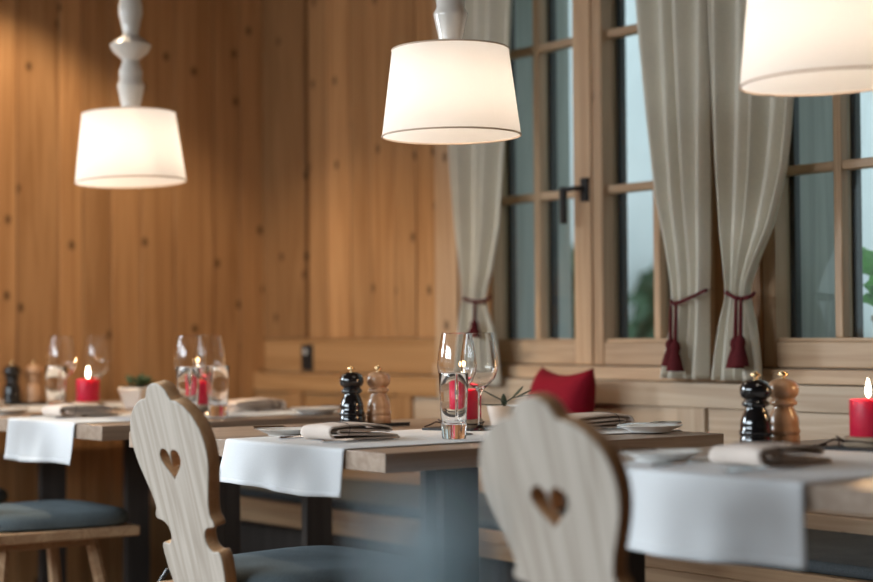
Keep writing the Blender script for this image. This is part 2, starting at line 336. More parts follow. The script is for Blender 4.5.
# windows: two sashes each, cross bars, panes, dark outer sash
def window(name, x0, x1, xm, label, handle):
    w = struct(name, label)
    fy0, fy1 = YW+.0, YW+.07; gy = YW+.05
    def sash(a, b, nm):
        f = bpy.data.objects.new('sash', None); COL.objects.link(f); f.parent = w; f.empty_display_size = .05
        st = .045
        bx('stile', 'frame', f, a, a+st, fy0, fy1, ZS+.001, ZT, .005); bx('stile', 'frame', f, b-st, b, fy0, fy1, ZS+.001, ZT, .005)
        bx('bottom_rail', 'frameh', f, a+st, b-st, fy0+.002, fy1, ZS+.001, .962, .005); bx('top_rail', 'frameh', f, a+st, b-st, fy0+.002, fy1, ZT-.07, ZT, .005)
        bx('glazing_bead', 'frameh', f, a+st, b-st, fy0+.012, fy1-.01, .9622, .972, .003)
        c = (a+b)/2
        bx('muntin', 'frame', f, c-.014, c+.014, fy0+.022, fy1-.004, .9722, ZT-.0702, .004)
        zs = [.9722, 1.44, 1.93, ZT-.0702]
        for z in zs[1:3]:
            bx('muntin', 'frameh', f, a+st+.0002, c-.0142, fy0+.024, fy1-.006, z-.013, z+.013, .004)
            bx('muntin', 'frameh', f, c+.0142, b-st-.0002, fy0+.024, fy1-.006, z-.013, z+.013, .004)
        for (p, q) in ((a+st, c-.014), (c+.014, b-st)):
            for z, z2 in zip(zs, zs[1:]):
                bx('pane', 'pane', f, p, q, gy, gy+.004, z, z2, 0)
        # outer dark sash behind
        oy0, oy1 = YW+.0705, YW+.095
        for xx, hw in ((a+st, .016), (c+.006, .019), (b-st+.006, .012)):
            bx('outer_bar', 'outer', f, xx-hw, xx+hw, oy0, oy1, ZS+.002, ZT, .002)
        bx('outer_bar', 'outer', f, a, b, oy0+.002, oy1-.002, ZS+.002, .965, .002)
        return f
    sash(x0, xm-.022, 'l')
    s2 = sash(xm+.022, x1, 'r')
    bx('centre_mullion', 'frame', w, xm-.021, xm+.021, YW-.006, YW+.06, ZS+.001, ZT, .005)
    # sill outside
    bx('outer_sill', 'reveal', w, x0+.001, x1-.001, YW+.097, YW+TH+.08, ZS-.01+.012, ZS+.03, .003)
    if handle:
        bx('shutter', 'reveal', w, x0-.03, x0+.004, YW+TH+.081, YW+TH+.19, ZS, ZT, .004)
        h = bpy.data.objects.new('handle', None); COL.objects.link(h); h.parent = w; h.empty_display_size = .02; h['label'] = 'black lever window handle turned down'
        bx('rosette', 'blackmat', h, xm-.016, xm+.016, YW-.018, YW-.0062, 1.405, 1.48, .003)
        p = [(xm, YW-.018, 1.445), (xm, YW-.055, 1.445), (xm-.01, YW-.062, 1.443), (xm-.035, YW-.064, 1.44)]
        MB().tube(p, .008, 10).build('spindle', 'blackmat', h)
        bx('lever', 'blackmat', h, xm-.052, xm-.030, YW-.074, YW-.058, 1.335, 1.452, .003)
    return w
window('window_1', A0+.001, A1-.001, -3.955, 'twin-sash spruce window with black lever handle', True)
window('window_2', B0+.001, B1-.001, -2.71, 'twin-sash spruce window on the right, geranium outside', False)

# ------------------------------------------------------------------ bench along the window wall
bench = thing('wall_bench', 'pale spruce bench with panelled back under the windows', 'bench')
BX0, BX1 = XL+.002, 1.2
YB = 3.60
bx('back_core', 'bench', bench, BX0, BX1, YB+.012, YW-.036, .40, .8435, 0)
bx('back_rail', 'wallh', bench, BX0, -4.66, YB-.012, YB+.0118, .772, .8435, .003); bx('back_rail', 'bench', bench, -4.659, BX1, YB-.012, YB+.0118, .772, .8435, .003)  # warmer wood at the left end stands in for lamp light there
bx('back_rail', 'bench', bench, BX0, BX1, YB-.012, YB+.0118, .44, .50, .003)
sx = []
x = -5.575
while x < BX1: sx.append(x); x += .705
prev = BX0
for c in sx+[BX1]:
    if c < BX1:
        bx('stile', 'wall' if c < -4.6 else 'benchz', bench, c-.055, c+.055, YB-.011, YB+.0118, .5008, .7712, .003)  # left stiles and panels too: lamp warmth put into the wood colour
    a, b = prev, (c-.055 if c < BX1 else BX1)
    if b-a > .03: bx('panel', 'wallh' if a < -4.9 else 'bench', bench, a+.001, b-.001, YB+.001, YB+.0118, .5008, .7712, .004)
    prev = c+.055
bx('seat_board', 'chairx', bench, BX0, BX1, 3.06, YB-.0122, .395, .432, .004)
bx('front_rail', 'chairx', bench, BX0, BX1, 3.075, 3.105, .35, .3948, .004)
bx('plinth', 'leg', bench, BX0, BX1, 3.28, 3.31, .0, .3948, .004)
for cx0, cx1, lb in ((XL+.02, -4.02, 'grey felt seat pad on the bench behind the far tables'), (-4.0, -2.2, 'grey felt seat pad on the bench between near tables'), (-2.18, -.4, 'grey felt seat pad on the bench at the right edge')):
    o = bx('seat_pad', 'benchfab', None, cx0, cx1, 3.075, YB-.016, .4325, .462, .012)
    tag(o, lb, 'seat pad', 'grey bench pads')
# ------------------------------------------------------------------ tables
def table(x0, x1, label, legs, y0=2.0, y1=2.985):
    t = thing('dining_table', label, 'table', ((x0+x1)/2, (y0+y1)/2, 0), 0, 'oak dining tables')
    hx, hy = (x1-x0)/2, (y1-y0)/2
    w = 2*hx/6
    for k in range(6):
        bx('plank', 'table', t, -hx+k*w+.0002, -hx+(k+1)*w-.0002, -hy, hy, .7102, .75, .0015)
    for (lx, ly) in legs:
        lx -= (x0+x1)/2; ly -= (y0+y1)/2
        bx('leg', 'leg', t, lx-.014, lx+.014, ly-.047, ly+.047, 0, .71, .003)
    return t
TM = table(-3.87, -2.769, 'thick oak table under the middle lamp, two mills at its far side', [(-2.805, 2.212), (-2.805, 2.56), (-3.80, 2.18), (-3.80, 2.92)])
TR = table(-2.47, -1.60, 'oak table at the right edge, its cloth hanging towards the blurred chair', [(-1.652, 2.203), (-1.652, 2.80), (-2.40, 2.30)], 2.07, 3.0)
TL = table(-5.82, -4.15, 'long oak table at the left wall under the left lamp', [(-5.42, 2.51), (-5.42, 2.83), (-4.27, 2.51), (-4.27, 2.83)], 2.065, 2.985)
ZT_ = .7502
# ------------------------------------------------------------------ cloth runners
def runner(x0, x1, y0, y1, drop, label, seed):
    rnd = random.Random(seed); ph = rnd.uniform(0, 6)
    t = thing('table_runner', label, 'runner', ((x0+x1)/2, (y0+y1)/2, .75), 0, 'white table runners')
    cx, cy = (x0+x1)/2, (y0+y1)/2; hw = (x1-x0)/2; hy = (y1-y0)/2
    # profile along the runner: hang, edge, top, edge, hang
    prof = []
    e = .006; zt = .0022
    n = 12
    for i in range(n+1): prof.append((-hy-e, -drop + (drop-.006)*i/n, 1 - i/n))
    for i in range(1, 5): a = PI/2*i/4; prof.append((-hy-e+.008*(1-math.cos(a))*1.0, -.006+.0082*math.sin(a), 0))
    m = 24
    for i in range(1, m): prof.append((-hy+.002+(2*hy-.004)*i/m, zt, 0))
    for i in range(4, 0, -1): a = PI/2*i/4; prof.append((hy+e-.008*(1-math.cos(a)), -.006+.0082*math.sin(a), 0))
    for i in range(5): prof.append((hy+e, -.006-.11*i/4, i/4))
    nv = len(prof)-1
    def fn(u, v):
        p = prof[round(v*nv)]; xx = (u*2-1)*hw
        y = p[0]; z = p[1]
        if p[2] > 0:
            s = -1 if y < 0 else 1
            y += s*(.5+.5*math.sin(u*9+ph))*.016*p[2]**1.3 + s*.006*p[2]*(.5+.5*math.sin(u*23+ph*2))
            z += .004*math.sin(u*5+ph)*p[2]; xx *= 1 + .012*p[2]*math.sin(ph)
            xx += .006*p[2]*math.sin(ph*3)
        return (xx, y, z)
    MB().grid(fn, 48, nv).build('cloth', 'runner', t, solid=.0016)
    # sewn hem along the lower edge: a second fold of cloth
    def hem(u, v):
        q = fn(u, 0); q1 = fn(u, 1/nv); f = v*1.4
        return (q[0]+(q1[0]-q[0])*f, q[1]+(q1[1]-q[1])*f-.0016, q[2]+(q1[2]-q[2])*f)
    MB().grid(hem, 48, 2).build('hem', 'runner', t, solid=.0014)
    return t
runner(-3.385, -2.908, 2.0, 2.985, .098, 'white linen runner hanging over the middle table, sharply seen', 3)
runner(-4.745, -4.305, 2.065, 2.985, .115, 'white linen runner over the end of the left table', 5)
runner(-5.57, -5.13, 2.065, 2.985, .10, 'white linen runner at the far left of the wall table', 8)
runner(-2.25, -1.750, 2.07, 3.0, .135, 'white linen runner hanging low over the right-hand table', 11)

# ------------------------------------------------------------------ chairs
HALF = [(0, 0), (.022, .003), (.040, .013), (.050, .028), (.060, .036), (.074, .0355), (.084, .038), (.104, .045), (.130, .060), (.152, .083), (.164, .112), (.166, .142), (.158, .175), (.142, .208), (.127, .238), (.119, .262), (.1185, .276), (.127, .286), (.130, .293), (.124, .297), (.098, .299), (.081, .309), (.074, .325), (.078, .343), (.095, .355), (.112, .354), (.121, .352), (.127, .357), (.129, .375), (.124, .410), (.114, .440), (.108, .490)]
def board_mesh(name, th):
    pts = [(u*.93, -v) for u, v in HALF] + [(-u*.93, -v) for u, v in reversed(HALF[1:])]
    cu = bpy.data.curves.new(name, 'CURVE'); cu.dimensions = '2D'; cu.fill_mode = 'BOTH'; cu.extrude = th/2-.0025; cu.bevel_depth = .0025; cu.bevel_resolution = 1
    def spl(ps):
        s = cu.splines.new('POLY'); s.points.add(len(ps)-1)
        for q, p in zip(s.points, ps): q.co = (p[0], p[1], 0, 1)
        s.use_cyclic_u = True
    # smooth the outline (Chaikin)
    def chaikin(ps):
        o = []
        for i in range(len(ps)):
            a, b = ps[i], ps[(i+1) % len(ps)]
            o += [(a[0]*.75+b[0]*.25, a[1]*.75+b[1]*.25), (a[0]*.25+b[0]*.75, a[1]*.25+b[1]*.75)]
        return o
    spl(chaikin(pts))
    h = []
    for k in range(48):
        t = 2*PI*k/48; X = 16*math.sin(t)**3; Y = 13*math.cos(t)-5*math.cos(2*t)-2*math.cos(3*t)-math.cos(4*t)
        h.append((X*.0028, -.168+Y*.0026))
    spl(h)
    ob = bpy.data.objects.new(name, cu); COL.objects.link(ob)
    dg = bpy.context.evaluated_depsgraph_get(); dg.update()
    me = bpy.data.meshes.new_from_object(ob.evaluated_get(dg)); bpy.data.objects.remove(ob); bpy.data.curves.remove(cu)
    # curve plane (x, y, 0) -> upright board: x, z; thickness along y
    for v in me.vertices: x, y, z = v.co; v.co = (x, z, y)
    me.materials.clear(); return me
LEAN = math.atan(.245)
def make_chair(label, loc):
    t = thing('board_chair', label, 'chair', loc, 0, 'carved wooden board chairs')
    top_z = .893; by = -.2965
    o = finish(board_mesh('backrest', .030), 'backrest', 'chair', t, (0, by, top_z), rot=(LEAN, 0, 0))
    o.data.materials.append(M['chairedge'])              # warm lamp light and shade on the sawn edges, put into the colour
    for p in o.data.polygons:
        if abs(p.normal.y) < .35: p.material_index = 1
    # trapezoid seat board
    lo = [(-.19, -.205, .425), (.19, -.205, .425), (.235, .265, .425), (-.235, .265, .425)]
    MB().hexa(lo, [(a, b, .455) for a, b, _ in lo]).build('seat', 'chairx', t, bevel=.005)
    for s in (-1, 1):
        bx('batten', 'chairx', t, s*.12-.03, s*.12+.03, -.17, .16, .400, .4248, .003)
    for sx_, sy in ((-1,-1), (1,-1), (-1,1), (1,1)):
        p0 = Vector((sx_*.13, sy*.13+.03, .424)); p1 = Vector((sx_*.20, sy*.20+.03, .0))
        q = []
        MB().tube([p0, p0*.6+p1*.4, p1], [.019, .021, .014], 8).build('leg', 'chairx', t)
    return t
def make_cushion(label, loc):
    t = thing('seat_cushion', label, 'cushion', loc, 0, 'blue grey chair cushions')
    def fn(u, v):
        a = u*2*PI; r = v
        # superellipse trapezoid plan
        n = 4.0
        ca, sa = math.cos(a), math.sin(a)
        k = (abs(ca)**n+abs(sa)**n)**(-1/n)
        y = sa*k*.225; x = ca*k*(.205+.035*sa)
        return x, y
    prof = [(0, 0), (.93, 0), (.985, .006), (1.0, .018), (.99, .030), (.95, .040), (.85, .046), (.6, .051), (.3, .053), (0.001, .0535)]
    v = []; f = []; seg = 64
    for r, z in prof:
        for k in range(seg):
            x, y = fn(k/seg, 1); v.append((x*max(r,.001), y*max(r,.001), z))
    for i in range(len(prof)-1):
        for k in range(seg): l = (k+1) % seg; f.append((i*seg+k, i*seg+l, (i+1)*seg+l, (i+1)*seg+k))
    MB().add(v, f).build('pad', 'seatfab', t)
    for s in (-1, 1):
        MB().tube([(s*.19, -.195, .02), (s*.208, -.222, .018), (s*.212, -.236, -.004), (s*.211, -.236, -.07)], .006, 6).build('strap', 'blackmat', t)
    return t
YC = 1.985
specs = [(-3.130, YC, 'carved heart-back pine chair with sharp outline at the middle table', 'blue-grey cushion on the sharply seen middle chair'),
         (-1.947, YC, 'large blurred heart-back pine chair before the right-hand table', 'blue-grey cushion on the blurred chair at right'),
         (-4.575, YC+.03, 'wooden chair at the left table, only seat and legs in view', 'blue-grey cushion on the wooden chair at left'),
         (-5.42, YC+.03, 'wooden chair at the far left end of the wall table', 'blue-grey cushion mostly out of view at far left')]
c0 = q0 = None
for i, (cx, cy, lb, lq) in enumerate(specs):
    if i == 0:
        c0 = make_chair(lb, (cx, cy, 0)); q0 = make_cushion(lq, (cx, cy+.055, .4555))
    else:
        c = copy_tree(c0); c.location = (cx, cy, 0); c['label'] = lb
        c = copy_tree(q0); c.location = (cx, cy+.055, .4555); c['label'] = lq

# ------------------------------------------------------------------ pendant lamps
STEM = [(.034, 0), (.036, .008), (.030, .018), (.030, .03), (.041, .082), (.042, .09), (.034, .105), (.036, .125), (.036, .132), (.026, .160), (.028, .168), (.052, .188), (.062, .205), (.064, .212), (.050, .224), (.026, .240), (.024, .25), (.030, .276), (.031, .284), (.037, .305), (.037, .33), (.030, .36), (.040, .38), (.041, .395), (.028, .42), (.022, .45), (.016, .47)]
def lamp(x, y, z, label, tilt):
    t = thing('pendant_lamp', label, 'lamp', (x, y, z), 0, 'pendant lamps over the tables')
    h, r0, r1 = .208, .1675, .141
    o = MB().lathe([(r0, 0), (r0-.002, .004), (r1+.002, h-.004), (r1, h)], 64).v
    mb = MB(); seg = 64
    mb.grid(lambda u, v: ((r0+(r1-r0)*v)*math.cos(u*2*PI), (r0+(r1-r0)*v)*math.sin(u*2*PI), h*v), seg, 6)
    sh = mb.build('lamp_shade', 'shade', t, rot=tilt)
    tor = lambda R, z, r: [(R+r*math.cos(a), z+r*math.sin(a)) for a in [2*PI*k/8 for k in range(8)]]
    MB().lathe(tor(r0, 0, .0022), 64, closed=True).build('rim_tape', 'trim', sh)
    MB().lathe(tor(r1, h, .002), 64, closed=True).build('rim_tape', 'trim', sh)
    for k in range(3):
        a = k*2*PI/3; MB().tube([(.018*math.cos(a), .018*math.sin(a), h-.006), (r1*math.cos(a), r1*math.sin(a), h-.006)], .0025, 6).build('spoke', 'ceram', sh)
    MB().lathe(STEM, 32, (0, 0, h-.002)).build('turned_stem', 'ceram', t)
    MB().lathe([(.018, h+.01), (.018, .125), (.012, .12)], 16).build('bulb_socket', 'ceram', t)
    MB().lathe([(.002, .055), (.018, .060), (.029, .075), (.030, .088), (.022, .105), (.012, .119)], 20).build('bulb', 'bulb', t)
    MB().tube([(0, 0, h+.46), (0, 0, ZC-.03-z)], .003, 8).build('cable', 'cable', t)
    MB().lathe([(.05, ZC-.03-z), (.05, ZC-z)], 24).build('canopy', 'ceram', t)
    return t
def lamp_at(px, py, wpx, label, tilt):
    P = CAM + ray(px, py)*(F*.335/wpx); return lamp(P.x, P.y, P.z, label, tilt)
lamp_at(131, 182, 110, 'white shaded pendant lamp on turned stem, left before the plank wall', (.02, -.03, 0))
sp = thing('ceiling_spotlight', 'small recessed warm downlight in the ceiling by the left wall, above the picture', 'spotlight', (-5.2, 2.3, ZC))
MB().lathe([(.030, -.001), (.048, -.001), (.050, -.004), (.046, -.007), (.034, -.006), (.030, -.003)], 32).build('trim_ring', 'ceram', sp)
MB().lathe([(.0005, -.0015), (.028, -.0015), (.029, -.0025), (.0005, -.003)], 24).build('lens', 'bulb', sp)
sl = bpy.data.lights.new('downlight', 'SPOT'); sl.energy = 115; sl.color = (1.0, .80, .56); sl.spot_size = math.radians(108); sl.spot_blend = .35; sl.shadow_soft_size = .03
so = bpy.data.objects.new('downlight', sl); COL.objects.link(so); so.parent = sp; so.location = (0, 0, -.012)
lamp_at(451.5, 136, 139, 'white shaded pendant lamp hanging over the middle table', (.004, -.006, 0))
lamp_at(830, 82, 178, 'white shaded pendant lamp cut off at the right edge', (.02, -.025, 0))

# ------------------------------------------------------------------ curtains
def curtain(label, rows, Y, folds, seed, amp=.024):
    """rows: (py, left px, right px) read in the plane of the curtain Y"""
    rnd = random.Random(seed)
    R_ = []
    for py, a, b in rows:
        A = at_y(a, py, Y); B = at_y(b, py, Y); R_.append((A.z, A.x, B.x))
    R_.insert(0, (2.45, R_[0][1], R_[0][2]))
    zs = [r[0] for r in R_]; zt, zb = zs[0], zs[-1]
    def cat(i, f):
        p = [R_[max(0, min(len(R_)-1, j))] for j in (i-1, i, i+1, i+2)]
        return [.5*((2*p[1][k])+(-p[0][k]+p[2][k])*f+(2*p[0][k]-5*p[1][k]+4*p[2][k]-p[3][k])*f*f+(-p[0][k]+3*p[1][k]-3*p[2][k]+p[3][k])*f**3) for k in (1, 2)]
    def lim(z):
        for i in range(len(R_)-1):
            if R_[i][0] >= z >= R_[i+1][0]:
                f = (R_[i][0]-z)/(R_[i][0]-R_[i+1][0]); return cat(i, f)
        return R_[-1][1], R_[-1][2]
    wmax = max(r[2]-r[1] for r in R_)
    ph = [rnd.uniform(-.8, .8) for _ in range(4)]
    cx = sum(r[1]+r[2] for r in R_)/2/len(R_)
    t = thing('curtain', label, 'curtain', (cx, Y, zb), 0, 'cream linen curtains')
    def fn(u, v):
        z = zt+(zb-zt)*v; a, b = lim(z); sq = (b-a)/wmax
        x = a+(b-a)*(u+.018*math.sin(u*2*PI*folds*.5+ph[0]+z))
        am = amp*(.55+.45*sq)
        y = am*math.sin(u*2*PI*folds+ph[0]+.5*math.sin(z*2+ph[1])) + am*.4*math.sin(u*2*PI*(folds*.5)+ph[2]+z*1.3)
        return (x-cx, y-.012, z-zb)
    MB().grid(fn, 120, 90).build('cloth', 'curtain', t, solid=.0015)
    return t
YCu = 3.575
cu1 = curtain('cream linen curtain tied back at the left edge of the first window', [(0, 452, 516), (150, 453, 509), (230, 458, 503), (275, 463, 495), (298, 465, 489), (315, 462, 492), (340, 458, 499), (384, 454, 503)], YCu, 4, 1)
cu2 = curtain('cream linen curtain tied to the right of the first window', [(0, 635, 709), (120, 646, 709), (200, 656, 709), (260, 668, 709), (300, 673, 708), (330, 670, 708), (378, 660, 707)], YCu, 4, 2)
cu3 = curtain('cream linen curtain tied back left of the second window', [(0, 710, 803), (90, 712, 803), (170, 715, 795), (230, 720, 778), (275, 727, 757), (296, 729, 752), (320, 722, 758), (350, 716, 763), (380, 712, 766)], YCu, 5, 4)
def tieback(t, pts, tassels):
    """pts: (px, py, Y); tassels: (px, py top, py bottom, Y)"""
    P = [at_y(a, b, c) for a, b, c in pts]; o = t.location
    cd = MB().tube([p-o for p in P], .0055, 8).build('tieback_cord', 'tie', t); cd['label'] = 'wine red tieback cord'
    for a, b, c, Y in tassels:
        A = at_y(a, b, Y); B = at_y(a-1, c, Y); L_ = (A-B).length
        ts = MB().lathe([(.004, 0), (.005, -.02), (.006, -(L_*.55)), (.013, -(L_*.6)), (.015, -(L_*.66)), (.012, -(L_*.72)), (.02, -(L_*.86)), (.026, -L_), (.001, -L_*.995)], 16).build('tassel', 'tie', cd, A-o)
        ang = (B-A); ts.rotation_euler = (0, math.atan2(-ang.x, -ang.z)*1.0, 0)
yf = YCu-.055
tieback(cu1, [(463, 297, YCu), (464, 299, yf+.01), (470, 301, yf), (477, 302, yf), (484, 301, yf), (489, 299, yf+.01), (490, 296, YCu)], [(475, 302, 336, yf-.012)])
tieback(cu2, [(710, 289, YW-.012), (704, 291, yf+.01), (694, 296, yf), (683, 301, yf), (674, 304, yf), (671, 302, yf+.015), (672, 299, YCu)], [(671, 305, 366, yf-.012), (676, 304, 371, yf-.014)])
tieback(cu3, [(725, 291, YCu), (728, 294, yf+.01), (735, 298, yf), (742, 299, yf), (749, 297, yf), (753, 295, yf+.01), (754, 293, YCu)], [(736, 298, 368, yf-.012), (741, 298, 366, yf-.014)])
# curtain rail above the windows
o = MB().tube([(-4.7, YCu-.01, 2.47), (-2.0, YCu-.01, 2.47)], .012, 10).build('curtain_rail', 'blackmat')
tag(o, 'dark rail carrying the curtains above both windows', 'curtain rail')

# ------------------------------------------------------------------ socket
sk = thing('wall_socket', 'black wall socket on the rail in the corner', 'socket', (-5.55, YW-.008, .905))
bx('plate', 'blackmat', sk, -.036, .036, -.010, 0, -.05, .05, .003)
MB().lathe([(.012, 0), (.011, .004), (.001, .0045)], 16).build('knob', 'rim', sk, (-.004, -.0102, .022), rot=(PI/2, 0, 0))

# ------------------------------------------------------------------ red pillows
def pillow(label, loc, rot, w, h, th):
    t = thing('red_pillow', label, 'pillow', loc, 0, None); t.rotation_euler = rot
    def face(s):
        def fn(u, v):
            a, b = u*2-1, v*2-1
            e = max(0, (1-a**4)*(1-b**4))**.55
            sx_ = 1-.10*(1-b*b)*abs(a)**3; sz_ = 1-.12*(1-a*a)*abs(b)**3
            return (a*w/2*sx_, s*th/2*e, h/2+b*h/2*sz_)
        return fn
    mb = MB(); mb.grid(face(-1), 28, 28); mb.grid(face(1), 28, 28); ob = mb.build('cover', 'red', t)
    bm = bmesh.new(); bm.from_mesh(ob.data); bmesh.ops.remove_doubles(bm, verts=bm.verts, dist=1e-4); bmesh.ops.recalc_face_normals(bm, faces=bm.faces); bm.to_mesh(ob.data); bm.free()
    return t
pillow('red square pillow leaning upright against the bench back', (-3.895, 3.40, .466), (-.20, 0, -.25), .34, .43, .13)

# ------------------------------------------------------------------ tableware builders (one of each, then copies)
def proto(fn): return fn()
PROTO = {}
def place(kind, builder, loc, label, group, rz=0, scale=None):
    if kind not in PROTO:
        t = builder(); PROTO[kind] = t
    else:
        t = copy_tree(PROTO[kind])
    t.location = loc; t.rotation_euler = (0, 0, rz); t['label'] = label; t['group'] = group
    if scale: t.scale = (scale*1.16, scale*1.16, scale)
    return t
def b_wine():
    t = thing('wine_glass', 'x', 'glass')
    H = .238
    out = [(.0005, 0), (.036, 0), (.0375, .0015), (.034, .003), (.012, .006), (.0055, .012), (.004, .03), (.0038, .07), (.0045, .092), (.010, .100), (.024, .111), (.037, .126), (.0445, .145), (.0465, .160), (.0445, .185), (.040, .212), (.0355, .236), (.0352, .238)]
    inn = [(.0345, .2375), (.039, .212), (.0435, .185), (.0454, .160), (.0434, .146), (.036, .128), (.023, .1135), (.010, .104), (.0005, .1015)]
    MB().lathe(out+inn, 48).build('bowl_and_stem', 'glass', t); return t
def b_tumbler():
    t = thing('tumbler', 'x', 'glass')
    out = [(.0005, 0), (.0255, 0), (.027, .002), (.029, .04), (.032, .1), (.0335, .146), (.033, .148)]
    inn = [(.0322, .147), (.0305, .1), (.0275, .045), (.025, .036), (.018, .033), (.0005, .032)]
    MB().lathe(out+inn, 40).build('tumbler_body', 'glass', t); return t
MILL = [(.0005, 0), (.0285, 0), (.030, .002), (.030, .020), (.0285, .023), (.0285, .025), (.0305, .028), (.0305, .034), (.028, .038), (.0285, .046), (.027, .060), (.022, .074), (.0185, .082), (.0185, .085), (.0245, .088), (.0255, .092), (.0245, .096), (.0205, .100), (.0205, .102), (.0265, .108), (.029, .117), (.0285, .127), (.024, .137), (.014, .143), (.006, .1445), (.0005, .1445)]
def b_mill(mat):
    def f():
        t = thing('pepper_mill' if mat == 'black' else 'salt_mill', 'x', 'mill')
        MB().lathe(MILL, 36).build('turned_body', mat, t)
        MB().lathe([(.0005, .1440), (.004, .1440), (.004, .149), (.009, .150), (.010, .153), (.009, .156), (.004, .1575), (.004, .1605), (.0008, .161)], 18).build('knob', 'brass', t)
        return t
    return f
def b_tray():
    t = thing('serving_tray', 'x', 'tray')
    bx('tray_base', 'blackmat', t, -.055, .055, -.10, .10, 0, .005, .002)
    for a in (-1, 1): bx('rim', 'blackmat', t, a*.053-.002, a*.053+.002, -.10, .10, .0052, .009, .001)
    return t
def b_plate():
    t = thing('bread_plate', 'x', 'plate')
    MB().lathe([(.0005, .003), (.045, .003), (.048, 0), (.050, .003), (.074, .013), (.078, .0155), (.0782, .0165), (.076, .0165), (.06, .0105), (.045, .007), (.0005, .0065)], 48).build('plate_body', 'china', t); return t
def blade_path(t, kind):
    """cutlery lying along +y, handle end at y = 0"""
    L_ = {'knife': .21, 'fork': .20, 'butter_knife': .16}[kind]
    mb = MB(); n = 14
    v = []; f = []
    for i in range(n+1):
        s = i/n; y = s*L_
        if kind == 'fork': w = .0055-.0025*math.sin(min(1, s*1.6)*PI/2)+(.010*max(0, (s-.68)/.32)**.6 if s > .68 else 0)
        else: w = .0065-.002*math.sin(min(1, s/.5)*PI/2) if s < .52 else .0095*(1-.85*max(0, (s-.85)/.15)**1.6)
        h = .0035 if s < .5 else .0012
        z = .0042+(.006*math.sin((s-.6)/.4*PI) if kind == 'fork' and s > .6 else 0)
        v += [(-w, y, z), (0, y, z+h), (w, y, z), (0, y, z-h)]
    for i in range(n):
        for k in range(4): l = (k+1) % 4; f.append((i*4+k, i*4+l, (i+1)*4+l, (i+1)*4+k))
    f += [(3,2,1,0), tuple(n*4+k for k in range(4))]
    mb.add(v, f).build('handle_and_blade' if kind != 'fork' else 'handle_and_head', 'steel', t)
    if kind == 'fork':
        for k in range(4):
            MB().tube([((k-1.5)*.0058, L_-.004, .004), ((k-1.5)*.0055, L_+.022, .0045), ((k-1.5)*.0052, L_+.045, .009)], [.0018, .0015, .0008], 6).build('tine', 'steel', t)
def b_cut(kind):
    def f():
        t = thing(kind if kind != 'fork' else 'dinner_fork', 'x', 'cutlery'); blade_path(t, kind); return t
    return f
def b_napkin():
    t = thing('napkin', 'x', 'napkin')
    # one sheet folded over itself: round fold towards the diner, open layers at the side, tied with a thin thread
    path = [(.092, .002), (.04, .002), (-.03, .002), (-.078, .002)]
    path += [(-.078-.0135*math.sin(a), .0155-.0135*math.cos(a)) for a in [PI*k/8 for k in range(1, 8)]]
    path += [(-.078, .029), (-.04, .0315), (.0, .031), (.045, .028), (.070, .0245), (.079, .021), (.080, .0175), (.074, .0155), (.04, .0185), (0, .0205), (-.045, .0215), (-.066, .0205), (-.071, .017), (-.067, .0125), (-.04, .0115), (0, .0105), (.05, .0085), (.088, .0065)]
    n_ = len(path)-1
    def fn(u, v):
        y_, z_ = path[round(v*n_)]; a = u*2-1
        w_ = .055+.003*math.sin(v*9)
        return (a*w_+.0035*math.sin(v*14+1), y_+.003*math.sin(a*2+v*5), z_*1.1*(1-.07*a*a)+.0006*math.sin(a*4+v*20)+.0022)
    MB().grid(fn, 14, n_).build('folded_cloth', 'napkin', t, solid=.0042)
    pts = []
    for k in range(25):
        a = 2*PI*k/24; n = 4; ca, sa = math.cos(a), math.sin(a); q = (abs(ca)**n+abs(sa)**n)**(-1/n)
        pts.append((ca*q*.0605, -.045+.006*math.sin(a), (.0205+sa*q*.0195)))
    MB().tube(pts, .0008, 6).build('thread', 'twine', t)
    return t
def b_candle():
    t = thing('candle', 'x', 'candle')
    MB().lathe([(.0005, 0), (.036, 0), (.0375, .002), (.0375, .070), (.036, .0735), (.033, .0735), (.028, .069), (.010, .067), (.0005, .067)], 40).build('wax', 'wax', t)
    MB().tube([(0, 0, .0665), (.0005, 0, .078), (.0015, 0, .083)], .0011, 6).build('wick', 'wick', t)
    fl_ = MB().lathe([(.0005, .077), (.004, .082), (.0055, .089), (.0048, .097), (.0026, .107), (.0005, .116)], 16).build('flame', 'flame', t)
    l = bpy.data.lights.new('flame_light', 'POINT'); l.energy = .5; l.color = (1, .6, .28); l.shadow_soft_size = .008
    lo = bpy.data.objects.new('flame_light', l); COL.objects.link(lo); lo.parent = t; lo.location = (0, 0, .135)
    return t
def b_slice():
    t = thing('candle_stand', 'x', 'candle stand')
    MB().lathe([(.0005, 0), (.049, 0), (.051, .003), (.0505, .016), (.048, .019), (.0005, .019)], 36).build('wood_disc', 'slice', t)
    pts = [(.0525*math.cos(a), .0525*math.sin(a), .010+.002*math.sin(3*a)) for a in [2*PI*k/40 for k in range(41)]]
    MB().tube(pts, .0018, 6).build('twine', 'twine', t)
    MB().tube([(-.03, -.043, .011), (-.045, -.058, .014), (-.05, -.075, .008), (-.058, -.092, .003)], .002, 6).build('twine_end', 'twine', t)
    MB().tube([(-.03, -.043, .011), (-.035, -.062, .02), (-.02, -.075, .017), (-.012, -.088, .004)], .002, 6).build('twine_end', 'twine', t)
    return t
def b_slate():
    t = thing('slate_coaster', 'x', 'coaster'); bx('slate_slab', 'slate', t, -.07, .07, -.085, .085, 0, .005, .0015); return t
